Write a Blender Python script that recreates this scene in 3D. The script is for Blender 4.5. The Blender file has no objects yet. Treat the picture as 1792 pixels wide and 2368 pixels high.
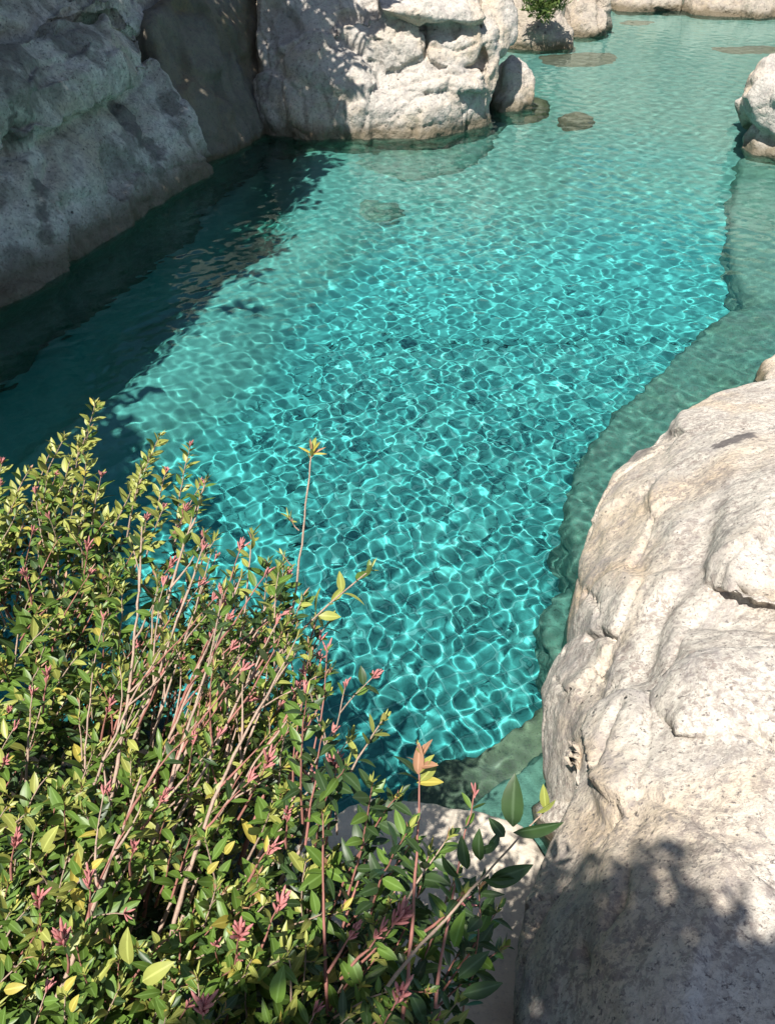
import bpy, bmesh, math, random
import numpy as np
from mathutils import Vector, Matrix, noise
from mathutils.bvhtree import BVHTree

S = bpy.context.scene
COL = S.collection

# ------------------------------------------------------------------ camera
IW, IH, FOC = 1792, 2368, 1789.0
PITCH = math.radians(41); CH = 3.3
cam = bpy.data.cameras.new('camera'); cam_o = bpy.data.objects.new('camera', cam); COL.objects.link(cam_o)
cam_o.location = (0, 0, CH); cam_o.rotation_euler = (math.pi/2 - PITCH, 0, 0)
cam.sensor_fit = 'VERTICAL'; cam.sensor_height = 36; cam.lens = 36*FOC/IH
cam.clip_start = .05; cam.clip_end = 400
S.camera = cam_o

# ------------------------------------------------------------------ light
SUN = Vector((-0.25, -0.43, 1.0)).normalized()
world = bpy.data.worlds.new('World'); S.world = world; world.use_nodes = True
wn = world.node_tree
sky = wn.nodes.new('ShaderNodeTexSky'); sky.sky_type = 'NISHITA'; sky.sun_disc = False
sky.sun_elevation = math.asin(SUN.z); sky.sun_rotation = math.atan2(SUN.x, SUN.y)
wn.links.new(sky.outputs[0], wn.nodes['Background'].inputs[0])
wn.nodes['Background'].inputs[1].default_value = .060
sl = bpy.data.lights.new('sun', 'SUN'); sl.energy = 4.6; sl.angle = math.radians(.45); sl.color = (1, .945, .87)
sun_o = bpy.data.objects.new('sun', sl); COL.objects.link(sun_o)
sun_o.rotation_euler = SUN.to_track_quat('Z', 'Y').to_euler()
sl.cycles.is_caustics_light = True
S.view_settings.view_transform = 'Standard'; S.view_settings.look = 'None'
S.view_settings.gamma = 1; S.view_settings.use_curve_mapping = False
S.view_settings.exposure = .72
S.cycles.sample_clamp_indirect = 3
S.cycles.caustics_reflective = False
S.cycles.max_bounces = 8; S.cycles.transparent_max_bounces = 16

# ------------------------------------------------------------------ helpers
cp, sp = math.cos(PITCH), math.sin(PITCH)
CAM = Vector((0, 0, CH))
def ray(px, py):
    a = (px - IW/2)/FOC; b = -(py - IH/2)/FOC
    return Vector((a, cp + b*sp, -sp + b*cp))
def PZ(px, py, z=0.0):
    d = ray(px, py); return CAM + d*((z - CH)/d.z)
def PD(px, py, D): return CAM + ray(px, py)*D
class Plane:
    def __init__(s, a, b, up):
        s.a = Vector(a); e = Vector(b) - s.a; s.n = Vector(up).cross(e).normalized()
        if s.n.dot(CAM - s.a) < 0: s.n = -s.n
    def hit(s, px, py, off=0.0):
        d = ray(px, py); q = s.a + s.n*off
        return CAM + d*((q - CAM).dot(s.n)/d.dot(s.n))
def tag(o, label=None, cat=None, group=None, kind=None):
    if label: o['label'] = label
    if cat: o['category'] = cat
    if group: o['group'] = group
    if kind: o['kind'] = kind
    return o
def link(name, me, parent=None, mats=()):
    o = bpy.data.objects.new(name, me); COL.objects.link(o)
    if parent: o.parent = parent
    for m in mats: me.materials.append(m)
    return o
def empty(name, loc=(0, 0, 0)):
    o = bpy.data.objects.new(name, None); COL.objects.link(o); o.location = loc; return o
def npmesh(name, v, f, smooth=True, mi=None):
    v = np.asarray(v, float); f = np.asarray(f, np.int32)
    me = bpy.data.meshes.new(name)
    me.vertices.add(len(v)); me.vertices.foreach_set('co', v.ravel())
    me.loops.add(f.size); me.loops.foreach_set('vertex_index', f.ravel())
    me.polygons.add(len(f)); me.polygons.foreach_set('loop_start', np.arange(len(f), dtype=np.int32)*f.shape[1])
    me.update(calc_edges=True)
    me.polygons.foreach_set('use_smooth', np.full(len(f), smooth))
    if mi is not None: me.polygons.foreach_set('material_index', np.asarray(mi, np.int32))
    return me
def gridfaces(n, m):
    i = (np.arange(n-1)[:, None]*m + np.arange(m-1)[None]).ravel()
    return np.stack([i, i+1, i+m+1, i+m], -1)

# ------------------------------------------------------------------ materials
def newmat(name):
    m = bpy.data.materials.new(name); m.use_nodes = True
    return m, m.node_tree, m.node_tree.nodes['Principled BSDF']
class NT:
    def __init__(s, nt): s.nt = nt; s.tc = nt.nodes.new('ShaderNodeNewGeometry')
    def n(s, t, **k):
        x = s.nt.nodes.new(t)
        for a, b in k.items(): setattr(x, a, b)
        return x
    def l(s, a, b): s.nt.links.new(a, b)
    def noise(s, scale, detail=4, rough=.55, dist=0.0):
        x = s.n('ShaderNodeTexNoise'); x.inputs['Scale'].default_value = scale; x.inputs['Detail'].default_value = detail
        x.inputs['Roughness'].default_value = rough; x.inputs['Distortion'].default_value = dist
        s.l(s.tc.outputs['Position'], x.inputs['Vector']); return x.outputs['Fac']
    def ramp(s, fac, stops):
        x = s.n('ShaderNodeValToRGB'); e = x.color_ramp.elements
        for i, (p, c) in enumerate(stops):
            el = e[i] if i < 2 else e.new(p)
            el.position = p; el.color = (*c, 1) if len(c) == 3 else c
        s.l(fac, x.inputs[0]); return x.outputs[0]
    def mix(s, fac, a, b, mode='MIX'):
        x = s.n('ShaderNodeMix', data_type='RGBA', blend_type=mode)
        for sock, v in ((x.inputs[0], fac), (x.inputs[6], a), (x.inputs[7], b)):
            if isinstance(v, (int, float)): sock.default_value = v
            elif isinstance(v, tuple): sock.default_value = (*v, 1)
            else: s.l(v, sock)
        return x.outputs[2]
    def math(s, op, a, b=0.0, clamp=False):
        x = s.n('ShaderNodeMath', operation=op, use_clamp=clamp)
        for sock, v in ((x.inputs[0], a), (x.inputs[1], b)):
            if isinstance(v, (int, float)): sock.default_value = v
            else: s.l(v, sock)
        return x.outputs[0]
def g3(v): return (v, v, v)

def rock_mat(name, base, warm, dark, warm_amt=.5, speck=.6, speck_scale=70, wet=True, streak=0.0, bump=.6, wetz=.10, mott=0.0, mscale=30, bdist=.025, swirl=.5):
    m, nt, b = newmat(name); N = NT(nt)
    big = N.noise(1.1, 5, .6, .5); mid = N.noise(5.5, 6, .65, .3); fine = N.noise(speck_scale, 3, .7); fine2 = N.noise(speck_scale*.35, 4, .75, .5)
    c = N.mix(N.ramp(mid, [(.35, g3(0)), (.68, g3(1))]), base, tuple(x*.80 for x in base))
    wf = N.ramp(big, [(.48, g3(0)), (.70, g3(warm_amt))]); c = N.mix(wf, c, warm)
    # grey mineral blotches
    gb = N.noise(2.6, 8, .75, .4)
    c = N.mix(N.ramp(gb, [(.52, g3(0)), (.66, g3(.55))]), c, dark)
    # dark specks and pale grains
    c = N.mix(N.math('MULTIPLY', N.ramp(fine, [(.56, g3(0)), (.68, g3(1))]), speck), c, tuple(x*.55 for x in dark))
    c = N.mix(N.math('MULTIPLY', N.ramp(fine2, [(.54, g3(0)), (.66, g3(.75))]), speck), c, dark)
    if mott:
        m1 = N.noise(mscale, 8, .8, .5); m2 = N.noise(3.2, 6, .7, 1.0)
        k = N.math('MULTIPLY', N.ramp(m1, [(.475, g3(0)), (.54, g3(1))]), N.ramp(m2, [(.36, g3(.15)), (.62, g3(1))]))
        c = N.mix(N.math('MULTIPLY', k, mott), c, (.27, .225, .20))
        k2 = N.ramp(N.noise(1.9, 6, .65, 1.4), [(.54, g3(0)), (.63, g3(.55))]); c = N.mix(N.math('MULTIPLY', k2, mott), c, (.33, .30, .295))
    # pits
    v = N.n('ShaderNodeTexVoronoi', feature='DISTANCE_TO_EDGE'); v = N.n('ShaderNodeTexVoronoi'); v.inputs['Scale'].default_value = speck_scale*.22
    N.l(N.tc.outputs['Position'], v.inputs['Vector'])
    pit = N.ramp(v.outputs['Distance'], [(.05, g3(1)), (.13, g3(0))]); pm = N.ramp(mid, [(.5, g3(0)), (.6, g3(1))])
    pit = N.math('MULTIPLY', pit, pm)
    c = N.mix(N.math('MULTIPLY', pit, .8), c, (.05, .045, .04))
    if streak:
        s = N.n('ShaderNodeTexNoise'); s.inputs['Scale'].default_value = 2.2; s.inputs['Detail'].default_value = 5
        mp = N.n('ShaderNodeMapping'); mp.inputs['Scale'].default_value = (1.6, 1.6, .35)
        N.l(N.tc.outputs['Position'], mp.inputs[0]); N.l(mp.outputs[0], s.inputs['Vector'])
        c = N.mix(N.math('MULTIPLY', N.ramp(s.outputs['Fac'], [(.5, g3(0)), (.63, g3(1))]), streak), c, (.075, .068, .055))
    at = N.n('ShaderNodeAttribute', attribute_name='stain')
    c = N.mix(N.math('MULTIPLY', N.math('ADD', at.outputs['Fac'], N.math('MULTIPLY', N.math('SUBTRACT', fine2, .5), at.outputs['Fac'])), 1.0, True), c, tuple(x*.55 for x in dark))
    if wet:
        sx = N.n('ShaderNodeSeparateXYZ'); N.l(N.tc.outputs['Position'], sx.inputs[0])
        h = N.math('ADD', sx.outputs['Z'], N.math('MULTIPLY', N.math('SUBTRACT', mid, .5), .28))
        wf = N.n('ShaderNodeMapRange'); N.l(h, wf.inputs[0]); wf.inputs[1].default_value = wetz; wf.inputs[2].default_value = wetz*.35
        wf.inputs[3].default_value = 0; wf.inputs[4].default_value = .85
        c = N.mix(wf.outputs[0], c, (.13, .105, .06))
        uw = N.n('ShaderNodeMapRange'); N.l(sx.outputs['Z'], uw.inputs[0]); uw.inputs[1].default_value = -.02; uw.inputs[2].default_value = -.16
        c = N.mix(uw.outputs[0], c, (.09, .19, .13))
        r = N.n('ShaderNodeMapRange'); N.l(wf.outputs[0], r.inputs[0]); r.inputs[3].default_value = .88; r.inputs[4].default_value = .35
        N.l(r.outputs[0], b.inputs['Roughness'])
    else: b.inputs['Roughness'].default_value = .88
    b.inputs['Specular IOR Level'].default_value = .25
    N.l(c, b.inputs['Base Color'])
    hh = N.math('ADD', N.math('MULTIPLY', fine2, .5), N.math('MULTIPLY', fine, .22))
    hh = N.math('ADD', hh, N.math('MULTIPLY', N.noise(14, 5, .65), .9)); hh = N.math('SUBTRACT', hh, N.math('MULTIPLY', pit, .5))
    bp = N.n('ShaderNodeBump'); bp.inputs['Strength'].default_value = bump; bp.inputs['Distance'].default_value = bdist
    N.l(hh, bp.inputs['Height']); N.l(bp.outputs[0], b.inputs['Normal'])
    return m

M_near = rock_mat('cream_limestone', (.66, .615, .535), (.62, .47, .30), (.25, .225, .215), .85, 1.0, 60, bump=1.0, wetz=.12, mott=.85, mscale=34, bdist=.014)
M_deck = rock_mat('pale_stone', (.76, .68, .56), (.55, .43, .28), (.45, .40, .34), .5, .35, 60, bump=.3, wetz=.03)
M_mid = rock_mat('white_limestone', (.60, .56, .50), (.58, .44, .27), (.30, .28, .27), .7, .7, 30, bump=1.3, wetz=.24, mott=.35)
M_far = rock_mat('tan_limestone', (.55, .49, .40), (.52, .40, .25), (.34, .29, .24), .7, .5, 20, bump=1.4, wetz=.2, mott=.5, mscale=9, bdist=.05)
M_cliff = rock_mat('grey_cliff_rock', (.84, .80, .72), (.54, .46, .32), (.30, .28, .255), .7, .9, 34, streak=.5, bump=1.5, wetz=.40, mott=.45, mscale=22)
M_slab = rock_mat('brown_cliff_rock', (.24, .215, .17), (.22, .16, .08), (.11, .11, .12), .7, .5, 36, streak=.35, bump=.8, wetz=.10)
M_sub = rock_mat('submerged_stone', (.27, .20, .14), (.25, .17, .10), (.15, .12, .09), .5, .5, 40, wet=False, bump=.5)
M_pale = rock_mat('pale_green_stone', (.22, .37, .30), (.22, .30, .20), (.12, .20, .16), .4, .5, 40, wet=False, bump=.5)
M_olive = rock_mat('olive_stone', (.26, .29, .19), (.24, .23, .13), (.10, .13, .10), .5, .6, 45, wet=False, bump=.7, mott=.4)
M_ledge = rock_mat('algae_stone', (.15, .32, .26), (.17, .26, .16), (.08, .16, .13), .5, .7, 45, wet=False, bump=.8, mott=.3)

def simple(name, col, rough=.8, var=.25, scale=12, bump=0, spec=.3):
    m, nt, b = newmat(name); N = NT(nt)
    c = N.mix(N.ramp(N.noise(scale, 5, .6), [(.3, g3(0)), (.7, g3(1))]), tuple(min(1, x*(1+var)) for x in col), tuple(x*(1-var) for x in col))
    N.l(c, b.inputs['Base Color']); b.inputs['Roughness'].default_value = rough; b.inputs['Specular IOR Level'].default_value = spec
    if bump:
        bp = N.n('ShaderNodeBump'); bp.inputs['Strength'].default_value = bump; bp.inputs['Distance'].default_value = .02
        N.l(N.noise(scale*3, 4, .6), bp.inputs['Height']); N.l(bp.outputs[0], b.inputs['Normal'])
    return m
M_soil = simple('dark_soil', (.025, .021, .015), .95, .4, 9, .8)
M_bark = simple('bark', (.12, .09, .065), .9, .4, 14, .8)
M_twig = simple('pale_twig', (.42, .30, .23), .6, .2, 40, .3)
M_twig_red = simple('red_twig', (.34, .15, .12), .55, .2, 40)
M_pink = simple('pink_bud', (.50, .20, .19), .5, .25, 60)

def leaf_mat(name, col, back, trans=.13, spec=.4, rough=.42):
    m, nt, b = newmat(name); N = NT(nt)
    gm = N.n('ShaderNodeNewGeometry')
    c = N.mix(N.ramp(N.noise(22, 3, .5), [(.3, g3(0)), (.7, g3(1))]), tuple(x*1.2 for x in col), tuple(x*.78 for x in col))
    rb_ = N.n('ShaderNodeAttribute', attribute_name='rib'); c = N.mix(N.ramp(rb_.outputs['Fac'], [(.80, g3(0)), (.97, g3(.6))]), c, tuple(min(1, x*1.7+.05) for x in col))
    c = N.mix(gm.outputs['Backfacing'], c, back)
    N.l(c, b.inputs['Base Color']); b.inputs['Roughness'].default_value = rough; b.inputs['Specular IOR Level'].default_value = spec
    tr = N.n('ShaderNodeBsdfTranslucent'); tc = N.mix(.6, c, (col[0]*1.5, col[1]*1.5, col[2]*.6)); N.l(tc, tr.inputs[0])
    ms = N.n('ShaderNodeMixShader'); ms.inputs[0].default_value = trans
    N.l(b.outputs[0], ms.inputs[1]); N.l(tr.outputs[0], ms.inputs[2])
    N.l(ms.outputs[0], nt.nodes['Material Output'].inputs[0])
    return m
LM = [leaf_mat('leaf_green', (.105, .185, .030), (.09, .14, .04)),
      leaf_mat('leaf_olive', (.30, .325, .075), (.17, .21, .06)),
      leaf_mat('leaf_dark', (.035, .07, .02), (.05, .07, .03), .08),  # random tone, and painted shade for deep and right-hand leaves
      leaf_mat('leaf_yellow', (.42, .36, .07), (.40, .36, .12)),
      leaf_mat('leaf_pinkish', (.40, .22, .13), (.38, .24, .16))]
M_treeleaf = leaf_mat('tree_leaf', (.05, .10, .025), (.07, .10, .04), .25)

# water: clear refractive sheet, real caustics come from its waves
M_water = bpy.data.materials.new('pool_water'); M_water.use_nodes = True
nt = M_water.node_tree; nt.nodes.clear()
o_ = nt.nodes.new('ShaderNodeOutputMaterial'); g_ = nt.nodes.new('ShaderNodeBsdfGlass')
g_.inputs['IOR'].default_value = 1.333; g_.inputs['Roughness'].default_value = 0; g_.inputs['Color'].default_value = (.77, .955, .95, 1)
nt.links.new(g_.outputs[0], o_.inputs[0])

def floor_mat(name, a, b2, scale=7):
    m, nt, b = newmat(name); N = NT(nt)
    c = N.mix(N.ramp(N.noise(scale, 6, .65, .4), [(.35, g3(0)), (.65, g3(1))]), a, b2)
    c = N.mix(N.math('MULTIPLY', N.ramp(N.noise(48, 4, .7, 1.0), [(.47, g3(0)), (.6, g3(1))]), .55), c, tuple(x*.5 for x in a))
    N.l(c, b.inputs['Base Color']); b.inputs['Roughness'].default_value = .9; b.inputs['Specular IOR Level'].default_value = 0
    return m
M_tile = [floor_mat('teal_tile', (.105, .45, .44), (.08, .38, .38)), floor_mat('teal_tile_dark', (.09, .40, .40), (.07, .34, .345)),
          floor_mat('teal_tile_light', (.13, .49, .47), (.10, .41, .40))]
def bed_mat():
    m, nt, b = newmat('pool_bed'); N = NT(nt)
    n1 = N.ramp(N.noise(6, 6, .65, .4), [(.35, g3(0)), (.65, g3(1))])
    deep = N.mix(n1, (.105, .445, .435), (.08, .37, .37))
    sand = N.mix(n1, (.16, .44, .40), (.12, .36, .33)); pale = N.mix(n1, (.27, .43, .37), (.17, .32, .28))  # pale: grey reflection of the far rocks put into the bed colour
    a3 = N.n('ShaderNodeAttribute', attribute_name='shade_green'); deep = N.mix(a3.outputs['Fac'], deep, N.mix(n1, (.10, .46, .36), (.07, .36, .28)))  # green cast of the shaded water by the cliff, painted into the bed
    a1 = N.n('ShaderNodeAttribute', attribute_name='sand'); a2 = N.n('ShaderNodeAttribute', attribute_name='pale')
    c = N.mix(a1.outputs['Fac'], deep, sand); c = N.mix(a2.outputs['Fac'], c, pale)
    N.l(c, b.inputs['Base Color']); b.inputs['Roughness'].default_value = .9; b.inputs['Specular IOR Level'].default_value = 0
    return m
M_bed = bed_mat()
M_grout = floor_mat('pale_grout', (.22, .56, .56), (.16, .46, .47), 4)

# ------------------------------------------------------------------ rock builder
def smooth_np(v, e, it, lam=.5):
    n = len(v); deg = np.bincount(e.ravel(), minlength=n).astype(float)[:, None]
    for _ in range(it):
        s = np.zeros_like(v)
        for k in range(3):
            s[:, k] = np.bincount(e[:, 0], v[e[:, 1], k], n) + np.bincount(e[:, 1], v[e[:, 0], k], n)
        v = v + lam*(s/deg - v)
    return v
def hull_into(bm, pts):
    vs = [bm.verts.new(p) for p in pts]
    r = bmesh.ops.convex_hull(bm, input=vs)
    junk = [g for g in r['geom_interior'] if isinstance(g, bmesh.types.BMVert)] + [g for g in r['geom_unused'] if isinstance(g, bmesh.types.BMVert)]
    if junk: bmesh.ops.delete(bm, geom=list(set(junk)), context='VERTS')
def rock(name, label, cat, lobes, vox, mat, sm=12, amp=(.08, .02), freq=(1.2, 6), ridge=.03, seed=0, cracks=(), stains=(), group=None, kind=None, caustic=True, parent=None, pits=0, facet=None):
    bm = bmesh.new()
    for pts in lobes: hull_into(bm, pts)
    me = bpy.data.meshes.new('tmp'); bm.to_mesh(me); bm.free()
    o = bpy.data.objects.new('tmp', me); COL.objects.link(o)
    md = o.modifiers.new('r', 'REMESH'); md.mode = 'VOXEL'; md.voxel_size = vox
    dg = bpy.context.evaluated_depsgraph_get()
    me2 = bpy.data.meshes.new_from_object(o.evaluated_get(dg)); bpy.data.objects.remove(o)
    n = len(me2.vertices); v = np.empty(n*3); me2.vertices.foreach_get('co', v); v = v.reshape(-1, 3)
    e = np.empty(len(me2.edges)*2, np.int32); me2.edges.foreach_get('vertices', e); e = e.reshape(-1, 2)
    v = smooth_np(v, e, sm)
    me2.vertices.foreach_set('co', v.ravel()); me2.update()
    nr = np.empty(n*3); me2.vertices.foreach_get('normal', nr); nr = nr.reshape(-1, 3)
    off = Vector((seed*13.7, seed*5.1, seed*9.3)); d = np.empty(n)
    fr, rd, cell = noise.fractal, noise.ridged_multi_fractal, noise.cell
    a0, a1 = amp; f0, f1 = freq
    for i in range(n):
        p = Vector(v[i]) + off
        x = a0*fr(p*f0, 1.0, 2.1, 4) + a1*fr(p*f1, .9, 2.2, 3)
        if ridge:
            w = rd(p*f0*1.6, .9, 2.2, 4, .9, 2.0)
            x -= ridge*max(0, w-1.25)
        if pits:
            q = noise.noise(p*f1*2.3); x -= pits*max(0, q-.35)
        d[i] = x
    if facet:
        sp_, tilt, step = facet; fr2 = np.random.default_rng(seed+77); lo, hi = v.min(0), v.max(0)
        ns = int(np.clip(np.prod(hi-lo)/sp_**3, 12, 700)); site = lo + fr2.random((ns, 3))*(hi-lo)
        u = fr2.normal(size=(ns, 3)); u /= np.linalg.norm(u, axis=1)[:, None]; st_ = fr2.uniform(-1, 1, ns)*step
        wv = v + np.array([noise.noise_vector(Vector(q)*(1.1/sp_)+off) for q in v])*sp_*.30
        for a in range(0, n, 20000):
            D = np.linalg.norm(wv[a:a+20000, None]-site[None], axis=2); o2 = np.argpartition(D, 1, axis=1)[:, :2]
            d2 = np.take_along_axis(D, o2, 1); sw = d2[:, 0] > d2[:, 1]; k1 = np.where(sw, o2[:, 1], o2[:, 0]); k2 = np.where(sw, o2[:, 0], o2[:, 1])
            d1, dd2 = d2.min(1), d2.max(1); q = v[a:a+20000]
            f1 = tilt*((q-site[k1])*u[k1]).sum(1) + st_[k1]; f2 = tilt*((q-site[k2])*u[k2]).sum(1) + st_[k2]
            t_ = np.clip((dd2-d1)/(sp_*.10), 0, 1); t_ = t_*t_*(3-2*t_)
            hard = (np.sin(k1*12.9898+k2*78.233)*43758.5 % 1) > .55
            gv = np.exp(-((dd2-d1)/(sp_*.035))**2)*hard*step*.9
            d[a:a+20000] += f1*(.5+.5*t_) + f2*(.5-.5*t_) - gv
    v = v + nr*d[:, None]
    me2.vertices.foreach_set('co', v.ravel()); me2.update()
    st = np.zeros(n)
    if cracks or stains:
        polys = [tuple(p.vertices) for p in me2.polygons]
        bvh = BVHTree.FromPolygons([Vector(a) for a in v], polys)
        for pl, wd, dp in cracks:
            pts = []
            for (x0, y0), (x1, y1) in zip(pl, pl[1:]):
                k = max(2, int(math.hypot(x1-x0, y1-y0)/6))
                for t in range(k+1):
                    s = t/k; jx = 5*noise.noise(Vector((x0+s*(x1-x0), y0+s*(y1-y0), 3))*.05)
                    h = bvh.ray_cast(CAM, ray(x0+s*(x1-x0)+jx, y0+s*(y1-y0)-jx).normalized())[0]
                    if h is not None: pts.append(h)
            if not pts: continue
            P = np.array(pts); best = np.full(n, 9.0)
            lo, hi = P.min(0)-wd*4, P.max(0)+wd*4
            idx = np.nonzero(((v > lo) & (v < hi)).all(1))[0]
            for q in P:
                dd = np.linalg.norm(v[idx]-q, axis=1); best[idx] = np.minimum(best[idx], dd)
            k = np.exp(-(best/wd)**2); v = v - nr*(dp*k)[:, None]
        for (x, y, r, s) in stains:
            h = bvh.ray_cast(CAM, ray(x, y).normalized())[0]
            if h is None: continue
            R = r/FOC*(h-CAM).length
            idx = np.nonzero((np.abs(v-np.array(h)) < R*1.6).all(1))[0]
            for i in idx:
                q = Vector(v[i]); dd = (q-h).length/R + .55*noise.fractal(q*(2.2/R), .9, 2, 3)
                st[i] = max(st[i], s*min(1, max(0, (1-dd)*5)))
        me2.vertices.foreach_set('co', v.ravel())
    at = me2.attributes.new('stain', 'FLOAT', 'POINT'); at.data.foreach_set('value', st)
    me2.polygons.foreach_set('use_smooth', np.ones(len(me2.polygons), bool)); me2.update()
    me2.name = name; me2.materials.clear()
    o = link(name, me2, parent, [mat])
    if parent is None: tag(o, label, cat, group, kind)
    o.cycles.is_caustics_receiver = caustic
    return o
def down(pts, z=-1.6, inset=.0, c=None):
    out = list(pts)
    c = c or sum((Vector(p) for p in pts), Vector())/len(pts)
    for p in pts:
        out.append(Vector((p[0]+(c[0]-p[0])*inset, p[1]+(c[1]-p[1])*inset, z)))
    return out
def back(pts, n, t, sc=.85):
    c = sum((Vector(p) for p in pts), Vector())/len(pts)
    return list(pts) + [c + (Vector(p)-c)*sc - n*t for p in pts]

# ---- left cliff
PL = Plane((-3.66, 6.81, 0), (-2.37, 10.49, 0), (-.42, .10, 1))
h = PL.hit
lower = [h(-330, 900), h(-60, 735), h(0, 700), h(120, 632, .03), h(250, 552, .05), h(380, 470, .03), h(470, 405), h(473, 370, .02), h(455, 285, .0), h(430, 235, -.15),
         h(395, 185, -.2), h(250, 240, -.05), h(190, 262, .06), h(100, 330, .02), h(0, 350, -.05), h(-300, 500, -.05), h(345, 290, .1), h(200, 400, .14), h(60, 520, .12)]
lower_b = back(lower, PL.n, 2.2, .98)
lower_b = lower_b + [Vector((p.x-.12, p.y+.02, -1.8)) for p in lower if p.z < .3]
mid_l = back([h(250, 150, -.1), h(345, 120, -.1), h(400, 200, -.12), h(440, 270, -.06), h(420, 340, -.05), h(300, 300, -.12), h(210, 260, -.1)], PL.n, 1.6)
upper = back([h(-300, 200, .1), h(-40, 95, .15), h(60, 70, .2), h(150, 48, .14), h(285, 30, .08), h(335, 80, .1), h(348, 130, .16), h(343, 165, .2), h(290, 215, .24), h(235, 240, .22),
              h(190, 262, .26), h(130, 300, .30), h(60, 335, .30), h(0, 352, .30), h(-300, 480, .3), h(120, 190, .42), h(240, 150, .38), h(0, 230, .45)], PL.n, 1.8)
top1 = back([h(-300, -300, -.6), h(0, -120, -.35), h(0, 70, -.05), h(150, 40, -.12), h(270, 20, -.2), h(350, 0, -.5), h(300, -200, -.9), h(-300, 150, .05), h(120, -30, -.2)], PL.n, 2.5)
top2 = back([h(270, 5, -.25), h(440, -20, -.55), h(345, 90, -.28), h(300, 60, -.2), h(350, -150, -.9), h(250, -120, -.7)], PL.n, 2.0)
high = [Vector(p) for p in ((-6, 3, 4.4), (-5.6, 6, 4.6), (-5.0, 9, 4.6), (-5, 11, 4.3), (-9, 3, 4.6), (-9, 12, 4.8), (-4.9, 4, .0), (-4.3, 7, 1.5), (-3.6, 10, 1.6), (-9, 3, -1), (-9, 12, -1))]
rock('cliff_rock', 'tall grey weathered rock wall rising from the left edge of the dark water', 'rock wall',
     [lower_b, mid_l, upper, top1, top2, high], .035, M_cliff, 4, (.08, .030), (1.1, 6), .05, 1, facet=(.8, .16, .035),
     cracks=[([(0, 352), (60, 345), (130, 308), (190, 270), (240, 245), (300, 222), (345, 175)], .05, .07),
             ([(18, 372), (30, 330), (70, 305), (100, 300)], .10, .14), ([(100, 330), (120, 380), (105, 420)], .05, .06), ([(85, 370), (90, 460), (110, 540)], .045, .03),
             ([(300, 240), (330, 290), (350, 330)], .09, .10), ([(340, 290), (370, 330), (365, 370)], .06, .05), ([(270, 250), (300, 290)], .07, .08), ([(-5, 88), (90, 80), (250, 28)], .05, .07), ([(290, 25), (345, 100), (400, 180), (425, 245)], .035, .03)],
     stains=[(290, 260, 42, .85), (330, 300, 36, .8), (360, 340, 34, .8), (370, 390, 26, .5), (60, 320, 46, .8), (95, 430, 20, .8), (100, 490, 22, .8), (110, 540, 22, .75), (300, 330, 30, .6), (310, 400, 34, .5), (45, 610, 40, .5), (30, 120, 60, .7), (150, 90, 50, .6), (60, 190, 60, .6), (210, 80, 40, .5), (110, 200, 40, .5), (395, 240, 30, .7)])

# ---- brown slab between cliff and boulder
PS = Plane((-2.46, 10.97, 0), (-1.75, 12.57, 0), (-.30, .18, 1)); h = PS.hit
sl_pts = [h(440, 400, 0), h(475, 378), h(560, 335, .02), h(628, 298), h(612, 235, 0), h(585, 170, -.05), h(588, 40, -.1), h(585, -80, -.15), h(430, -60, -.15), h(345, 60, -.1), h(380, 200, -.02), h(500, 180, .1)]
slab = back(sl_pts, PS.n, 1.6, .98) + [Vector((p.x, p.y, -1.6)) for p in sl_pts if p.z < .3]
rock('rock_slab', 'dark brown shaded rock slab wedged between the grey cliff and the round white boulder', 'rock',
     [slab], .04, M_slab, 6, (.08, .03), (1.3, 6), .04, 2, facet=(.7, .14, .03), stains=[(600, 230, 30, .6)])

# ---- central boulder
PC = Plane((-1.72, 12.1, 0), (1.49, 12.5, 0), (0, .42, 1)); h = PC.hit
body = [h(628, 308, -.25), h(660, 326, -.1), h(720, 338, .02), h(800, 345, .10), h(900, 346, .16), h(1000, 336, .15), h(1075, 312, .02), h(1118, 286, -.2),
        h(598, 220, -.35), h(592, 120, -.4), h(640, 40, -.35), h(760, 20, -.3), h(900, 20, -.35), h(1050, 10, -.45), h(1100, 60, -.45), h(1135, 160, -.35), h(1140, 240, -.3),
        h(700, 210, .02), h(800, 250, .22), h(900, 250, .28), h(1020, 250, .26), h(760, -80, -.5), h(1000, -80, -.6), h(1090, 220, 0)]
body_b = back(body, PC.n, 2.0, .9) + [Vector((p.x*.97, p.y+.05, -1.6)) for p in body if p.z < .35]
leftlobe = back([h(596, -60, -.5), h(592, 130, -.3), h(610, 240, -.2), h(635, 300, -.15), h(700, 320, -.05), h(690, 200, .02), h(650, 120, -.05), h(720, 70, -.12), h(790, 20, -.25), h(830, -10, -.4), h(700, -90, -.6)], PC.n, 1.4)
roundl = back([h(650, 120, -.02), h(700, 80, .0), h(770, 75, -.02), h(840, 125, .08), h(860, 160, .16), h(862, 230, .22), h(820, 320, .16), h(740, 325, .08), h(680, 280, .02), h(655, 200, .02), h(760, 190, .22)], PC.n, .8)
block1 = back([h(775, 60, .05), h(830, 35, .06), h(900, 32, .06), h(950, 50, .1), h(982, 75, .12), h(980, 130, .16), h(930, 158, .16), h(895, 162, .2), h(860, 140, .12), h(800, 100, .08), h(880, 80, .26), h(930, 95, .24)], PC.n, .6)
block2 = back([h(985, 62, -.02), h(1060, 48, .0), h(1110, 55, -.05), h(1128, 90, -.05), h(1100, 140, .06), h(1060, 152, .1), h(1000, 150, .1), h(1000, 90, .14), h(1080, 95, .14)], PC.n, .6)
block3 = back([h(870, 172, .1), h(960, 168, .1), h(1040, 158, .14), h(1120, 160, .0), h(1138, 200, -.05), h(1100, 210, .2), h(1020, 208, .3), h(960, 205, .3), h(900, 200, .24)], PC.n, .5)
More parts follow.
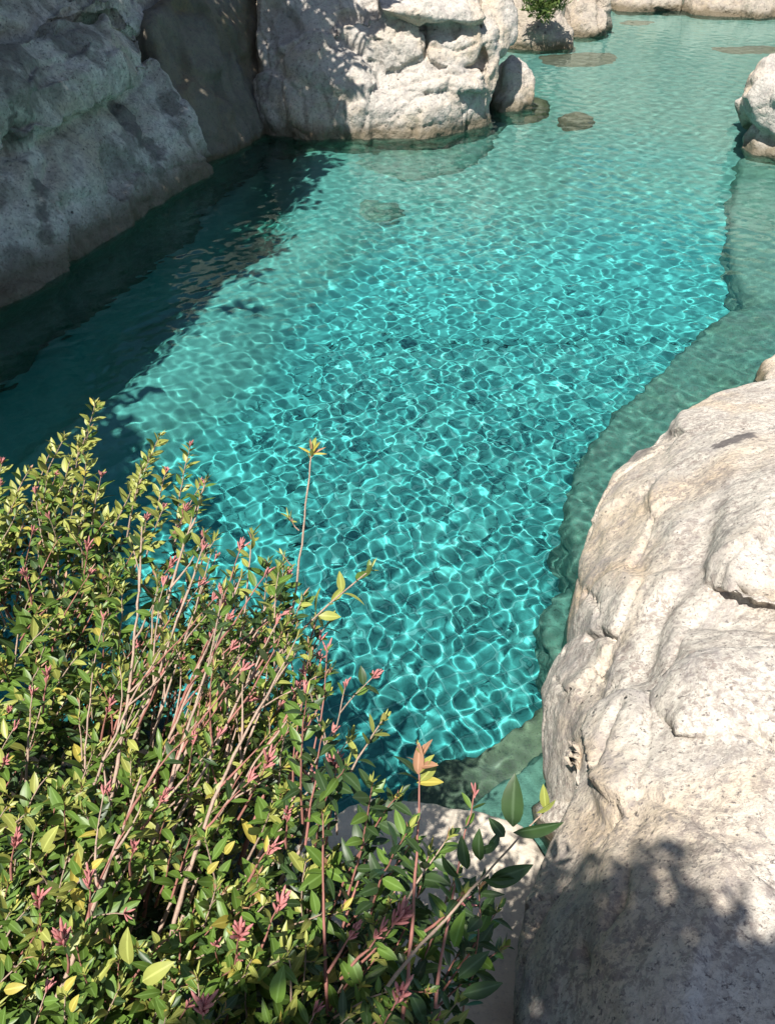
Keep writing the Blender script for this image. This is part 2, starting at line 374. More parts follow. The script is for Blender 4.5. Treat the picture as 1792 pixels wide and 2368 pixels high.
lowr = back([h(945, 215, .22), h(1020, 205, .26), h(1060, 215, .26), h(1078, 260, .2), h(1065, 305, .12), h(960, 325, .22), h(940, 270, .28)], PC.n, .5)
lowr2 = back([h(1070, 205, .14), h(1135, 195, -.05), h(1135, 240, -.1), h(1105, 290, -.08), h(1075, 300, .06), h(1080, 240, .16)], PC.n, .5)
overh = back([h(870, 8, .15), h(960, 6, .2), h(1060, 25, .18), h(1125, 40, .0), h(1100, 52, .12), h(1040, 48, .25), h(960, 34, .3), h(880, 24, .25), h(870, -30, -.1), h(1100, -30, -.2)], PC.n, .9)
jag = back([h(1115, 40, -.2), h(1150, 20, -.3), h(1185, 30, -.45), h(1198, 80, -.45), h(1170, 130, -.35), h(1130, 150, -.2), h(1150, 70, -.15), h(1120, 100, -.1), h(1180, -60, -.6), h(1100, -60, -.5)], PC.n, .9)
jag2 = back([h(1120, 150, -.15), h(1160, 130, -.25), h(1160, 180, -.3), h(1140, 240, -.25), h(1120, 200, -.05)], PC.n, .6)
rock('boulder', 'huge rounded white limestone boulder with tree shade across its left half', 'boulder',
     [body_b, leftlobe, roundl] + [[p - PC.n*.07 for p in q] for q in (block1, block2, block3, lowr, lowr2)] + [overh, jag, jag2], .027, M_mid, 3, (.05, .022), (1.6, 7), .06, 3, facet=(.62, .16, .032),
     cracks=[([(700, 85), (640, 135), (612, 190)], .05, .06), ([(774, 80), (820, 115), (862, 145)], .035, .07), ([(862, 150), (862, 200), (848, 270), (830, 330)], .025, .05), ([(922, 160), (922, 260)], .022, .04),
             ([(980, 70), (982, 130), (930, 160)], .03, .06), ([(1020, 80), (1022, 145)], .02, .03), ([(905, 205), (960, 190), (1040, 170), (1120, 165)], .03, .05), ([(905, 270), (960, 225), (1030, 210), (1060, 225), (1078, 300)], .022, .04),
             ([(740, 200), (760, 250), (765, 290)], .02, .04), ([(895, 165), (960, 165)], .03, .05), ([(1050, 60), (1055, 140)], .02, .03), ([(990, 215), (940, 250), (900, 300)], .03, .04), ([(925, 60), (905, 100), (925, 150)], .03, .05), ([(660, 180), (700, 230), (705, 290)], .03, .04), ([(880, 290), (960, 300), (1020, 285)], .02, .03), ([(1000, 110), (1060, 120), (1100, 100)], .025, .04), ([(800, 200), (790, 260), (800, 320)], .02, .03)],
     stains=[(650, 60, 45, .35), (620, 200, 30, .4)], pits=.03)

PR = Plane((1.75, 13.6, 0), (2.5, 13.8, 0), (0, .45, 1)); h = PR.hit
sp_ = [h(1142, 250, -.1), h(1160, 256, .05), h(1200, 252, .06), h(1236, 236, 0), h(1240, 212), h(1228, 165, -.1), h(1205, 135, -.15), h(1180, 122, -.2), h(1165, 160, -.1), h(1190, 190, .1)]
rock('rock', 'small bright boulder standing in the water beside the huge rounded boulder', 'rock',
     [back(sp_, PR.n, .8, .9) + [Vector((p.x, p.y, -1.4)) for p in sp_ if p.z < .5]], .028, M_mid, 6, (.06, .02), (2.2, 8), .05, 4, cracks=[([(1180, 130), (1215, 175), (1235, 220)], .03, .03)])

# ---- rocks along the far bank
def bank(px, pts, Y0, lean, thick, **k):
    p = Plane((0, Y0, 0), (1, Y0, 0), (0, lean, 1)); q = [p.hit(x, y, o) for x, y, o in pts]
    return back(q, p.n, thick, .95) + [Vector((a.x, a.y+.02, -1.2)) for a in q if a.z < .35]
rock('bank_rock', 'cream rock on the far left bank with the green shrub growing on it', 'rock',
     [bank(0, [(1170, 118, 0), (1240, 108, .2), (1318, 97, .15), (1326, 80, .1), (1300, 40, 0), (1285, 0, -.1), (1290, -60, -.4), (1180, -60, -.4), (1165, 60, -.1), (1240, 70, .3)], 18.6, .5, 2.5)],
     .05, M_far, 5, (.14, .05), (1.1, 4), .10, 5, cracks=[([(1190, 60), (1235, 88), (1250, 100)], .07, .06)])
rock('bank_rock', 'pale vertical-ribbed rock at the waterline just right of the green shrub', 'rock',
     [bank(0, [(1316, 82, 0), (1350, 78, .2), (1402, 68, .1), (1412, 50, 0), (1405, 0, -.2), (1410, -70, -.6), (1300, -70, -.4), (1310, 20, 0), (1350, 40, .2)], 20.0, .4, 2.5)],
     .055, M_far, 4, (.12, .05), (1.2, 4), .10, 6, facet=(.7, .3, .07), cracks=[([(1385, 0), (1388, 68)], .06, .12), ([(1330, 0), (1345, 30)], .06, .1)])
rock('bank_rock', 'low tan rock in the far bank left of the dark gap', 'rock',
     [bank(0, [(1400, 40, -.4), (1430, 32, 0), (1500, 28, .1), (1575, 27, 0), (1582, 18, 0), (1560, 0, -.2), (1540, -60, -.6), (1400, -60, -.5), (1500, 5, .2)], 23.2, .6, 2.5)],
     .06, M_far, 4, (.12, .05), (1, 4), .08, 7, facet=(.8, .25, .06), caustic=False)
rock('bank_rock', 'long warm tan rock in the top right corner behind the water', 'rock',
     [bank(0, [(1600, 24, 0), (1660, 34, .2), (1720, 42, .3), (1792, 46, .3), (1990, 50, .3), (1990, -60, -.6), (1620, -60, -.6), (1602, 5, -.1), (1700, 10, .2)], 22.6, .6, 3)],
     .06, M_far, 4, (.12, .05), (.9, 3.5), .08, 8, facet=(1., .25, .06), cracks=[([(1610, 5), (1680, 30), (1740, 38)], .05, .08)], caustic=False)
rock('far_cliff', 'pale cliff face rising behind the far bank rocks', 'rock wall',
     [[Vector(p) for p in ((1.2, 26.5, -1), (3.5, 25, 6), (0, 27, 8), (6, 27.5, -1), (6, 28.5, 8), (3, 32, 9), (0, 32, -1), (8, 32, 5))],
      [Vector(p) for p in ((8, 26, -1), (8.4, 26.6, 6), (14, 25, -1), (14, 25.5, 7), (10, 32, 8), (18, 30, 7), (18, 30, -1), (7, 30, -1), (6, 30, 5))],
      [Vector(p) for p in ((-9, 15, -1), (-1, 15.5, -1), (-8, 15.5, 5), (-1.5, 16.3, 4.2), (-8, 22, 6), (.5, 20, 4.6), (1.2, 21, -1), (-9, 22, -1))],
      [Vector(p) for p in ((4, 26, -1), (10, 26, -1), (4, 27, 3), (10, 27, 3), (7, 33, 4), (3, 33, -1), (11, 33, -1))]],
     .16, M_far, 4, (.35, .12), (.5, 2), .3, 9, caustic=False)

# ---- right-hand rock
PT = Plane((5.1, 11.3, 0), (6.2, 10.9, 0), (.1, .3, 1)); h = PT.hit
ub = [h(1732, 222, .0), h(1742, 180, .0), h(1765, 150, -.05), h(1795, 130, -.1), h(1950, 120, 0), h(1738, 250, .05), h(1762, 290, .1), h(1792, 315, .15), h(1950, 330, .1), h(1790, 210, .3), h(1950, 210, .4)]
lb = [h(1745, 290, -.15), h(1741, 345, -.05), h(1792, 375, .0), h(1950, 420, .0), h(1950, 280, -.2), h(1775, 300, -.1)]
rock('right_rock', 'white overhanging rock at the right edge with a dark undercut above the water', 'rock',
     [back(ub, PT.n, 1.8, .95), back(lb, PT.n, 1.5, .95) + [Vector((p.x, p.y, -1.5)) for p in lb]], .03, M_mid, 4, (.06, .025), (1.3, 6), .04, 10, facet=(.4, .25, .03))

# ---- near right boulder (heights given in metres above the water)
def zl(*a): return [PZ(x, y, z) for x, y, z in a]
A = zl((1340, 1270, .25), (1318, 1400, .12), (1328, 1500, .1), (1375, 1165, .3), (1412, 1090, .32), (1500, 1012, .36), (1560, 960, .38), (1650, 915, .36), (1792, 880, .42), (2000, 860, .4),
       (1450, 1480, .75), (1560, 1200, .85), (1700, 1100, .95), (2000, 1100, 1.0), (1500, 1700, .9), (2000, 1700, 1.2))
B = zl((1650, 1130, .95), (1690, 1060, .98), (1792, 1010, 1.0), (2050, 1010, 1.0), (1645, 1250, 1.0), (1652, 1310, 1.06), (1700, 1345, 1.16), (1792, 1368, 1.2), (2050, 1370, 1.25), (1780, 1180, 1.24), (2050, 1180, 1.3), (1700, 1280, 1.22))
Cc = zl((1295, 1535, .18), (1262, 1595, .10), (1258, 1700, .08), (1262, 1800, .12), (1270, 1860, .2), (1330, 1490, .3), (1400, 1470, .5), (1430, 1600, .66), (1330, 1560, .42), (1320, 1700, .5), (1400, 1850, .7), (1300, 1850, .35))
D = zl((1420, 1500, .7), (1380, 1680, .72), (1290, 1850, .62), (1240, 1960, .66), (1205, 2080, .70), (1205, 2190, .74), (1180, 2368, .8), (1150, 2700, .8), (1400, 1850, .95), (1500, 2000, 1.12), (1400, 2200, 1.1),
       (1600, 2350, 1.25), (2100, 2000, 1.35), (2100, 2700, 1.4), (1600, 1550, 1.0), (1792, 1560, 1.15), (2050, 1450, 1.2), (1560, 2700, 1.3))
E_ = zl((1500, 1560, .86), (1560, 1450, .92), (1700, 1450, 1.06), (1792, 1500, 1.16), (1700, 1640, 1.18), (1560, 1700, 1.1), (2050, 1500, 1.2), (2050, 1700, 1.3), (1640, 1560, 1.16))
F_ = zl((1330, 1570, .42), (1420, 1530, .74), (1500, 1560, .86), (1470, 1700, .98), (1350, 1850, .84), (1290, 1870, .6), (1330, 1720, .6))
base = [Vector(p) for p in ((1.05, 2.8, -1.6), (1.9, 4.3, -1.6), (3.6, 5.2, -1.6), (.82, 2.1, -1.6), (.85, 1.2, -1.6), (4.5, 5, -1.6), (4.5, 0, -1.6), (.6, 0.1, -1.6))]
rock('foreground_boulder', 'massive cream and grey speckled boulder filling the right foreground, dappled shadow low down', 'boulder',
     [A + base[:3] + base[5:7], [p - Vector((0, 0, .09)) for p in B], Cc + [Vector((.84, 2.1, -1.6)), Vector((.9, 1.75, -1.6)), Vector((1.2, 2.4, -1.6))], D + base[4:], E_, F_], .0155, M_near, 5, (.02, .010), (1.3, 7), .012, 11, facet=(.66, .105, .018),
     cracks=[([(1700, 1362), (1750, 1368), (1792, 1372)], 0.022, 0.112), ([(1352, 1370), (1380, 1400), (1375, 1420)], 0.017, 0.048),
             ([(1350, 1478), (1385, 1462), (1412, 1478)], 0.017, 0.080), ([(1388, 1570), (1410, 1590), (1424, 1575)], .017, .018), ([(1700, 1680), (1735, 1690), (1792, 1720)], 0.017, 0.064),
             ([(1424, 1630), (1400, 1680), (1370, 1760)], 0.022, 0.032), ([(1530, 1400), (1480, 1560)], 0.055, 0.032), ([(1600, 1330), (1530, 1400)], 0.055, 0.032), ([(1440, 2020), (1430, 2090), (1400, 2130)], 0.017, 0.032), ([(1340, 2200), (1350, 2230)], 0.017, 0.032)],
     stains=[(1460, 1060, 26, .8), (1520, 1010, 22, .8), (1640, 1120, 18, .5), (1665, 1170, 20, .5), (1680, 1230, 20, .5), (1450, 1500, 22, .35), (1430, 1560, 20, .3), (1500, 1030, 34, .7), (1480, 1050, 30, .7), (1550, 1005, 24, .6), (1690, 1018, 26, 1), (1720, 1008, 26, 1), (1665, 1030, 20, 1), (1600, 1330, 26, .3), (1545, 1400, 24, .3)], pits=.006)
rock('shore_rock', 'small brown-footed rock poking out behind the massive foreground boulder at right', 'rock',
     [down(zl((1735, 878, .0), (1762, 825, .1), (1792, 800, .18), (1900, 780, .2), (1770, 870, .12), (1900, 870, .25), (1900, 830, .3)), -1.4)], .03, M_near, 5, (.04, .015), (2, 7), .03, 12)

# ---- flat pale rock by the pool edge
deck = zl((760, 1900, .10), (800, 1852, .10), (862, 1830, .10), (960, 1852, .10), (1060, 1858, .10), (1130, 1880, .10), (1172, 1895, .11), (1215, 1905, .12), (1320, 2060, .2), (1300, 2800, .3), (500, 2800, .3), (600, 2000, .14), (980, 2100, .26), (900, 2500, .32))
rock('flat_rock', 'low pale flat stone at the pool edge half hidden by the shrub tips', 'flat rock',
     [down(deck, -1.3, .05)], .02, M_deck, 10, (.035, .006), (1.6, 7), .02, 13, cracks=[([(1000, 2010), (1080, 1985), (1200, 1960)], .02, .012), ([(830, 1900), (1000, 1890)], .02, .008)])

# ------------------------------------------------------------------ pool bed
def sstep(a, b, x): t = np.clip((x-a)/(b-a), 0, 1); return t*t*(3-2*t)
def bed_z(X, Y):
    z = np.full_like(X, -1.12)
    # pale bank of sand on the left, rising out of the tiled floor
    edge = .35*(Y-9.3)*1.0 + .30 + .12*np.sin(Y*2.3)
    edge = np.minimum(edge, .30)
    s = sstep(0, -1.1, X-edge)*sstep(4.0, 5.4, Y)
    z = z + s*.62*(1-sstep(0, -.7, X - edge + 1.25)) - .6*sstep(0, -.9, X - edge + 1.6)
    z = z + sstep(7.5, 11.5, Y)*.42*(1-s) + sstep(14, 19, Y)*.30
    return z
xs = np.linspace(-14, 16, 240); ys = np.linspace(-2, 32, 260); X, Y = np.meshgrid(xs, ys)
Z = bed_z(X, Y) + .015*np.sin(X*3+Y)*np.sin(Y*2.2)*(Y > 6) - .012
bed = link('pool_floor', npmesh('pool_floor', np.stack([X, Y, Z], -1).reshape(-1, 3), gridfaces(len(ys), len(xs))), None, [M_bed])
for nm, val in (('shade_green', sstep(0, -.8, X - (.35*(Y-9.3) - .9))), ('sand', sstep(-1.08, -.70, Z)*(Y < 11.5)), ('pale', sstep(8.0, 14, Y + .8*np.sin(X*1.3)))):
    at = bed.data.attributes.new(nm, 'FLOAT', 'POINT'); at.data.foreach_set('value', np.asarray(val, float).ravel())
tag(bed, kind='structure'); bed.cycles.is_caustics_receiver = True
# tiles: individual plates, pale joints between them
gr = npmesh('grout_bed', [(-2.4, 1.0, -1.117), (3.2, 1.0, -1.117), (3.2, 6.9, -1.117), (-.6, 6.9, -1.117), (-.6, 3.6, -1.117), (-2.4, 3.6, -1.117)], [[0, 1, 2, 3, 4, 5]])
gro = link('grout_bed', gr, bed, [M_grout]); gro.cycles.is_caustics_receiver = True
def tile_verts(w, l, hgt=.010, ch=.004):
    a, b = w/2, l/2
    return [(-a, -b, 0), (a, -b, 0), (a, b, 0), (-a, b, 0), (-a, -b, hgt-ch), (a, -b, hgt-ch), (a, b, hgt-ch), (-a, b, hgt-ch),
            (-a+ch, -b+ch, hgt), (a-ch, -b+ch, hgt), (a-ch, b-ch, hgt), (-a+ch, b-ch, hgt)]
TF = [[0, 1, 5, 4], [1, 2, 6, 5], [2, 3, 7, 6], [3, 0, 4, 7], [4, 5, 9, 8], [5, 6, 10, 9], [6, 7, 11, 10], [7, 4, 8, 11], [8, 9, 10, 11]]
TS = .14
tile_me = []
for k in range(3):
    me = npmesh('tile', tile_verts(TS-.011, TS-.011), TF, False); me.materials.append(M_tile[k]); tile_me.append(me)
rng = random.Random(5); cand = []
ang = math.radians(28); ca, sa = math.cos(ang), math.sin(ang)
for i in range(-80, 80):
    for j in range(-80, 80):
        x = (i*ca - j*sa)*TS; y = 2.6 + (i*sa + j*ca)*TS
        if -2.6 < x < 3.4 and .85 < y < 7.1 and (y < 3.8 or x > -.8):
            q = Vector((x, y, -1.0)) - CAM; dep = q.y*cp - q.z*sp; up = q.y*sp + q.z*cp
            sx, sy = IW/2+FOC*x/dep, IH/2-FOC*up/dep
            vis = 560 < sx < 1340 and sy < 1860
            cand.append((not vis, dep, x, y))
cand.sort()
for k, (nv, dep, x, y) in enumerate(cand[:300]):
    o = link('tile', tile_me[rng.choice((0, 0, 1, 2))], bed)
    o.location = (x, y, -1.122 + rng.uniform(-.001, .002)); o.rotation_euler = (rng.uniform(-.01, .01), rng.uniform(-.01, .01), ang+rng.uniform(-.01, .01))
    o.cycles.is_caustics_receiver = True
vs, fs, ms = [], [], []
tv = np.array(tile_verts(TS-.011, TS-.011)); R2 = np.array([[ca, sa, 0], [-sa, ca, 0], [0, 0, 1]])
for k, (nv, dep, x, y) in enumerate(cand[300:]):
    vs.append(tv@R2 + (x, y, -1.122+rng.uniform(-.001, .002))); fs.append(np.array(TF)+12*k); ms += [rng.choice((0, 0, 1, 2))]*9
o = link('floor_tiles', npmesh('floor_tiles', np.concatenate(vs), np.concatenate(fs), False, ms), bed, M_tile); tag(o, kind='stuff'); o.cycles.is_caustics_receiver = True

# underwater ledges and stones
def ledge(name, label, pts, zt, mat, zb=-1.6, seed=0, sm=8, vox=.03, amp=(.07, .03)):
    q = [PZ(x, y, zt*.78) for x, y in pts]; q = [Vector((p.x, p.y, zt)) for p in q]
    c = sum(q, Vector())/len(q)
    return rock(name, label, 'underwater ledge', [q + [Vector((p.x, p.y, zt-.12)) + (p-c)*.05 for p in q] + [Vector((c.x+(p.x-c.x)*1.07, c.y+(p.y-c.y)*1.07, zb)) for p in q]], vox, mat, sm, amp, (2, 8), .01, seed)
ledge('underwater_ledge', 'dark green underwater shelf running along the foot of the foreground boulder', [(2000, 640), (1792, 700), (1640, 775), (1560, 865), (1400, 1000), (1345, 1085), (1318, 1200), (1360, 1290), (1500, 1200), (2000, 1000)], -.42, M_ledge, seed=21)
ledge('underwater_ledge', 'small round submerged stone shelf where the foreground boulder steps back', [(1262, 1440), (1275, 1390), (1310, 1370), (1350, 1400), (1400, 1500), (1300, 1560), (1270, 1520)], -.40, M_ledge, seed=22, vox=.02)
ledge('underwater_ledge', 'mossy grey underwater wedge beside the flat pale stone', [(1300, 1620), (1262, 1640), (1130, 1725), (1000, 1800), (930, 1870), (1100, 1960), (1350, 1900)], -.36, M_olive, seed=23, vox=.02)
ledge('underwater_ledge', 'shallow light green step under water in the corner by the flat stone', [(1290, 1725), (1180, 1790), (1080, 1850), (1060, 1900), (1250, 1960), (1350, 1850)], -.14, M_pale, seed=24, vox=.02)
ledge('underwater_ledge', 'pale green submerged shelf below the overhanging rock at the right edge', [(1705, 400), (1690, 480), (1686, 580), (1700, 650), (1730, 700), (1800, 712), (2000, 700), (2000, 380), (1800, 350)], -.32, M_pale, seed=25, vox=.05)
def stone(label, cx, cy, rx, ry, zt, seed, mat=M_sub):
    pts = []
    r_ = random.Random(seed)
    for k in range(9):
        a = k*2*math.pi/9; s = r_.uniform(.8, 1.15)
        p = PZ(cx + rx*math.cos(a)*s, cy + ry*math.sin(a)*s, zt*.8); pts.append(Vector((p.x, p.y, zt-.16)))
        p2 = PZ(cx + rx*.6*math.cos(a)*s, cy + ry*.6*math.sin(a)*s, zt*.8); pts.append(Vector((p2.x, p2.y, zt)))
        pts.append(Vector((p.x, p.y, -1.3)))
    rock('submerged_stone', label, 'submerged stone', [pts], .05, mat, 6, (.05, .02), (2, 6), .02, seed, group='stones lying under the water')
stone('oval brown submerged stone, closest one to the small bright boulder', 1330, 285, 50, 14, -.20, 31)
stone('long curved brown submerged stone in front of the cream bank rock', 1340, 160, 120, 20, -.34, 32)
stone('faint wide submerged stone in the middle of the pool below the huge boulder', 850, 528, 85, 30, -.62, 33, M_ledge)
stone('submerged brown stone beside the foot of the small bright boulder', 1225, 262, 46, 24, -.26, 35)
stone('broad tan submerged rock in front of the long tan far bank rock', 1730, 140, 110, 14, -.36, 36)
stone('dark submerged stone in the far channel under the ribbed bank rock', 1470, 75, 55, 8, -.34, 37)

ledge('underwater_ledge', 'brown submerged shelf at the foot of the huge rounded boulder', [(700, 330), (760, 400), (850, 440), (950, 455), (1050, 440), (1110, 400), (1160, 330), (1150, 270), (900, 300)], -.60, M_ledge, seed=26, vox=.05, sm=10, amp=(.07, .03))
# ------------------------------------------------------------------ water
nrows, ncols = 1350, 640
t = np.linspace(0, 1, nrows); yy = .9 + 29*(.40*t + .60*t**3.2)*1.0
U = np.linspace(-1, 1, ncols)
U = .62*U + .38*U**3
X = U[None]*(2.3 + .62*yy[:, None]); Y = np.repeat(yy[:, None], ncols, 1)
dx = np.gradient(yy)[:, None]*np.ones_like(X)
wr = np.random.default_rng(11); Z = np.zeros_like(X)
NW = 110
for i in range(NW):
    lam = math.exp(wr.uniform(math.log(.072), math.log(.40))); th = wr.uniform(0, 2*math.pi); k = 2*math.pi/lam
    a = .00122*lam**1.12
    fade = np.clip((lam/dx - 3.2)/3, 0, 1)
    Z += a*fade*np.sin(k*(math.cos(th)*X+math.sin(th)*Y)+wr.uniform(0, 6.28))
# calmer under the cliff, a little livelier in the open
water = link('water', npmesh('water', np.stack([X, Y, Z], -1).reshape(-1, 3), gridfaces(nrows, ncols)), None, [M_water])
tag(water, kind='structure'); water.cycles.is_caustics_caster = True

# ------------------------------------------------------------------ ground under the shrub
xs = np.linspace(-4.5, .9, 60); ys = np.linspace(-3, 2.8, 60); X, Y = np.meshgrid(xs, ys)
Z = 1.0 - 1.15*sstep(1.15, 2.3, Y + .85*np.maximum(X+1.05, 0)) - .5*sstep(-.1, .8, X) 
for i in range(Z.shape[0]):
    for j in range(Z.shape[1]): Z[i, j] += .08*noise.fractal(Vector((X[i, j]*3, Y[i, j]*3, 0)), 1, 2, 4)
Z = Z - 1.6*sstep(2.25, 2.8, Y + .85*np.maximum(X+1.05, 0))
tag(link('ground', npmesh('ground', np.stack([X, Y, Z], -1).reshape(-1, 3), gridfaces(60, 60)), None, [M_soil]), kind='structure')
# far ground sheet below everything, out past the banks
g = npmesh('terrain', [(-80, -60, -1.75), (80, -60, -1.75), (80, 120, -1.75), (-80, 120, -1.75)], [[0, 1, 2, 3]])
tag(link('terrain', g, None, [M_far]), kind='structure')

# ------------------------------------------------------------------ shrub
rs = random.Random(42)
def leaf_geo(wr_, bend, fold):
    v = []; n = 6
    for i in range(n+1):
        t = i/n; w = wr_*math.sin(math.pi*min(1, t**.85))**.8*.5 if 0 < t < 1 else .02*wr_
        z = -bend*t*t; x = t
        v += [(x, -w, z+fold*w), (x, 0, z), (x, w, z+fold*w)]
    f = []
    for i in range(n):
        a = i*3; f += [[a, a+3, a+4, a+1], [a+1, a+4, a+5, a+2]]
    return np.array(v), np.array(f)
LG = [leaf_geo(.40, .12, .35), leaf_geo(.46, .25, .25), leaf_geo(.34, .05, .5), leaf_geo(.40, -.12, .3), leaf_geo(.15, .0, .9), leaf_geo(.30, .35, .4)]
def rib(me):
    at = me.attributes.new('rib', 'FLOAT', 'POINT'); at.data.foreach_set('value', np.tile([0., 1., 0.], len(me.vertices)//3))
SL = leaf_geo(.22, .0, .9)
leaves = []   # (matrix3x3 numpy, origin, variant, material, depth, surface?)
twigs = {}    # objects: lists
pinks = []
def frame(x, up):
    x = x.normalized(); y = up.cross(x)
    if y.length < 1e-4: y = Vector((0, 1, 0)).cross(x)
    y.normalize(); z = x.cross(y); return np.array([x, y, z])
def add_leaf(o, d, up, L, var=None, mat=None, pr=0):
    if mat is None:
        r = rs.random(); mat = (0 if r < .58 else 1 if r < .82 else 2 if r < .985 else 3) if pr == 0 else (0 if r < .5 else 2)
    leaves.append([frame(d, up)*L, np.array(o), rs.choice((0, 1, 2, 3, 5)) if var is None else var, mat, pr])
def tube(pts, r0, r1, sides=6):
    pts = [Vector(p) for p in pts]; n = len(pts); v = []; f = []
    for i, p in enumerate(pts):
        d = (pts[min(i+1, n-1)]-pts[max(i-1, 0)]).normalized(); a = d.orthogonal().normalized() if i == 0 else (a - d*a.dot(d)).normalized(); b = d.cross(a)
        r = (r0 + (r1-r0)*i/(n-1))*(1 + .18*(i % 3 == 1))
        for k in range(sides):
            t = 2*math.pi*k/sides; v.append(p + a*r*math.cos(t) + b*r*math.sin(t))
    for i in range(n-1):
        for k in range(sides):
            k2 = (k+1) % sides; f.append([i*sides+k, i*sides+k2, (i+1)*sides+k2, (i+1)*sides+k])
    return np.array(v), np.array(f)
branches = []
def bez(p0, p1, p2, n):
    return [p0*(1-t)**2 + p1*2*t*(1-t) + p2*t*t for t in [i/(n-1) for i in range(n)]]
def tipcluster(T, d, sc, pink, pr):
    side = d.orthogonal().normalized(); s2 = d.cross(side)
    if pink:
        gv, gf = [], []; nn = rs.randint(5, 9)
        for k in range(nn):
            a = k*2.4; sp2 = rs.uniform(.15, .75)
            dd = (d + (side*math.cos(a)+s2*math.sin(a))*sp2).normalized(); L = sc*rs.uniform(.014, .026)
            m = T - d*rs.uniform(0, .008)
            q = [m, m+dd*L*.5+d*.001, m+dd*L]
            v, f = tube([q[0], q[0]+dd*L*.25, q[0]+dd*L*.6, q[0]+dd*L*.85, q[2]], .0009, .0008, 5)
            ctr = np.array([q[0]+dd*L*t for t in (0, .25, .6, .85, 1)]); mult = np.repeat([.8, 1.6, 2.3, 1.8, .3], 5)[:, None]
            v = np.repeat(ctr, 5, 0) + (v-np.repeat(ctr, 5, 0))*mult*sc
            gv.append(v); gf.append(f + sum(len(x) for x in gv[:-1]))
        pinks.append((np.concatenate(gv), np.concatenate(gf), pr))
    else:
        for k in range(rs.randint(4, 7)):
            a = k*2.4 + rs.random(); dd = d + (side*math.cos(a)+s2*math.sin(a))*rs.uniform(.35, .8)
            add_leaf(T - d*.004*k, dd, d + Vector((0, 0, .3)), sc*rs.uniform(.014, .028), rs.choice((2, 4, 4)), rs.choice((1, 1, 1, 3, 4)) if rs.random() < .5 else 1, pr)
def shoot(B, T, bow=.1, leafy=.7, leafL=.04, r0=.0035, pink=False, step=.020, mat=None, red=False, pr=0, leafmat=None, tip=True, sc=1.0):
    B, T = Vector(B), Vector(T); L = (T-B).length
    m = (B+T)*.5 + Vector((rs.uniform(-1, 1), rs.uniform(-1, 1), rs.uniform(-.2, .6)))*bow*L
    n = max(5, int(L/.03)); P = bez(B, m, T, n)
    P = [p + Vector((rs.uniform(-1, 1), rs.uniform(-1, 1), rs.uniform(-1, 1)))*.0018 for p in P]
    branches.append((tube(P, r0, max(.0009, r0*.32)), pr, red, L))
    s = 0; k = 0; Lf = L*leafy
    while s < Lf:
        t = 1 - s/L; i = min(n-2, int(t*(n-1))); fr_ = t*(n-1)-i; p = P[i].lerp(P[i+1], fr_); d = (P[i+1]-P[i]).normalized()
        side = d.orthogonal().normalized(); s2 = d.cross(side); a0 = k*1.57 + rs.uniform(-.3, .3)
        grow = min(1, .45 + s/.07)
        for q in (0, math.pi):
            if rs.random() < .08: continue
            a = a0+q; out = side*math.cos(a)+s2*math.sin(a)
            dd = (d*rs.uniform(.35, .95) + out + Vector((0, 0, .12))).normalized()
            add_leaf(p + out*.002, dd, d*.7 + Vector((rs.uniform(-.9, .9), rs.uniform(-.9, .9), .8)), leafL*grow*rs.uniform(.75, 1.2), None, leafmat(rs) if leafmat else None, pr)
        s += step*rs.uniform(.8, 1.25); k += 1
    if tip: tipcluster(T, (P[-1]-P[-2]).normalized(), sc, pink, pr)
    return P

def depth_at(py): return np.interp(py, [950, 1100, 1400, 1850, 2368, 2700], [2.45, 2.3, 1.95, 1.55, 1.25, 1.1])
def inside(x, y, poly):
    r = False; j = len(poly)-1
    for i in range(len(poly)):
        xi, yi = poly[i]; xj, yj = poly[j]
        if (yi > y) != (yj > y) and x < (xj-xi)*(y-yi)/(yj-yi)+xi: r = not r
        j = i
    return r
POLY = [(-300, 1140), (0, 1130), (60, 1150), (140, 1080), (190, 1040), (235, 1110), (250, 1180), (300, 1270), (345, 1210), (430, 1220), (500, 1330), (600, 1360), (680, 1420), (690, 1520), (660, 1640), (720, 1720),
        (760, 1820), (800, 1920), (880, 2010), (960, 2110), (1010, 2210), (1080, 2350), (1120, 2700), (-300, 2700)]
up_dir = Vector((.42, .25, 1)).normalized()
def darkpick(x, top):  # deeper and right-hand leaves get a darker colour in place of shade
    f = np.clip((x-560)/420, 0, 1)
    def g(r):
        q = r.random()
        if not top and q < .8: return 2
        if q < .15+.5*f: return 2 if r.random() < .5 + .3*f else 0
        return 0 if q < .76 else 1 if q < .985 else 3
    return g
# dense body: several layers of shoots
tries = 0; made = 0
while made < 1080 and tries < 9000:
    tries += 1
    x = rs.uniform(-260, 1180); y = rs.uniform(1030, 2640)
    if not inside(x, y, POLY): continue
    if y > 1250 and noise.noise(Vector((x/90, y/90, 7))) > .11 and rs.random() < .88: continue
    D = depth_at(y)
    layer = rs.random(); 
    if y < 1560 and x > 300 and rs.random() < .35: continue    # loose, twiggy part
    Dd = D + (rs.uniform(-.05, .05) if layer < .42 else rs.uniform(.08, .35) if layer < .8 else rs.uniform(.3, .7))
    T = PD(x, y, Dd)
    d = (up_dir + Vector((rs.uniform(-.55, .55), rs.uniform(-.5, .5), rs.uniform(-.2, .3)))).normalized()
    L = rs.uniform(.14, .30)
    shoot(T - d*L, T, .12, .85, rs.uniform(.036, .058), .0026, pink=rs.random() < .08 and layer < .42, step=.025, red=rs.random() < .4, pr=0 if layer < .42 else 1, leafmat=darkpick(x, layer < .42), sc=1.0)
    made += 1
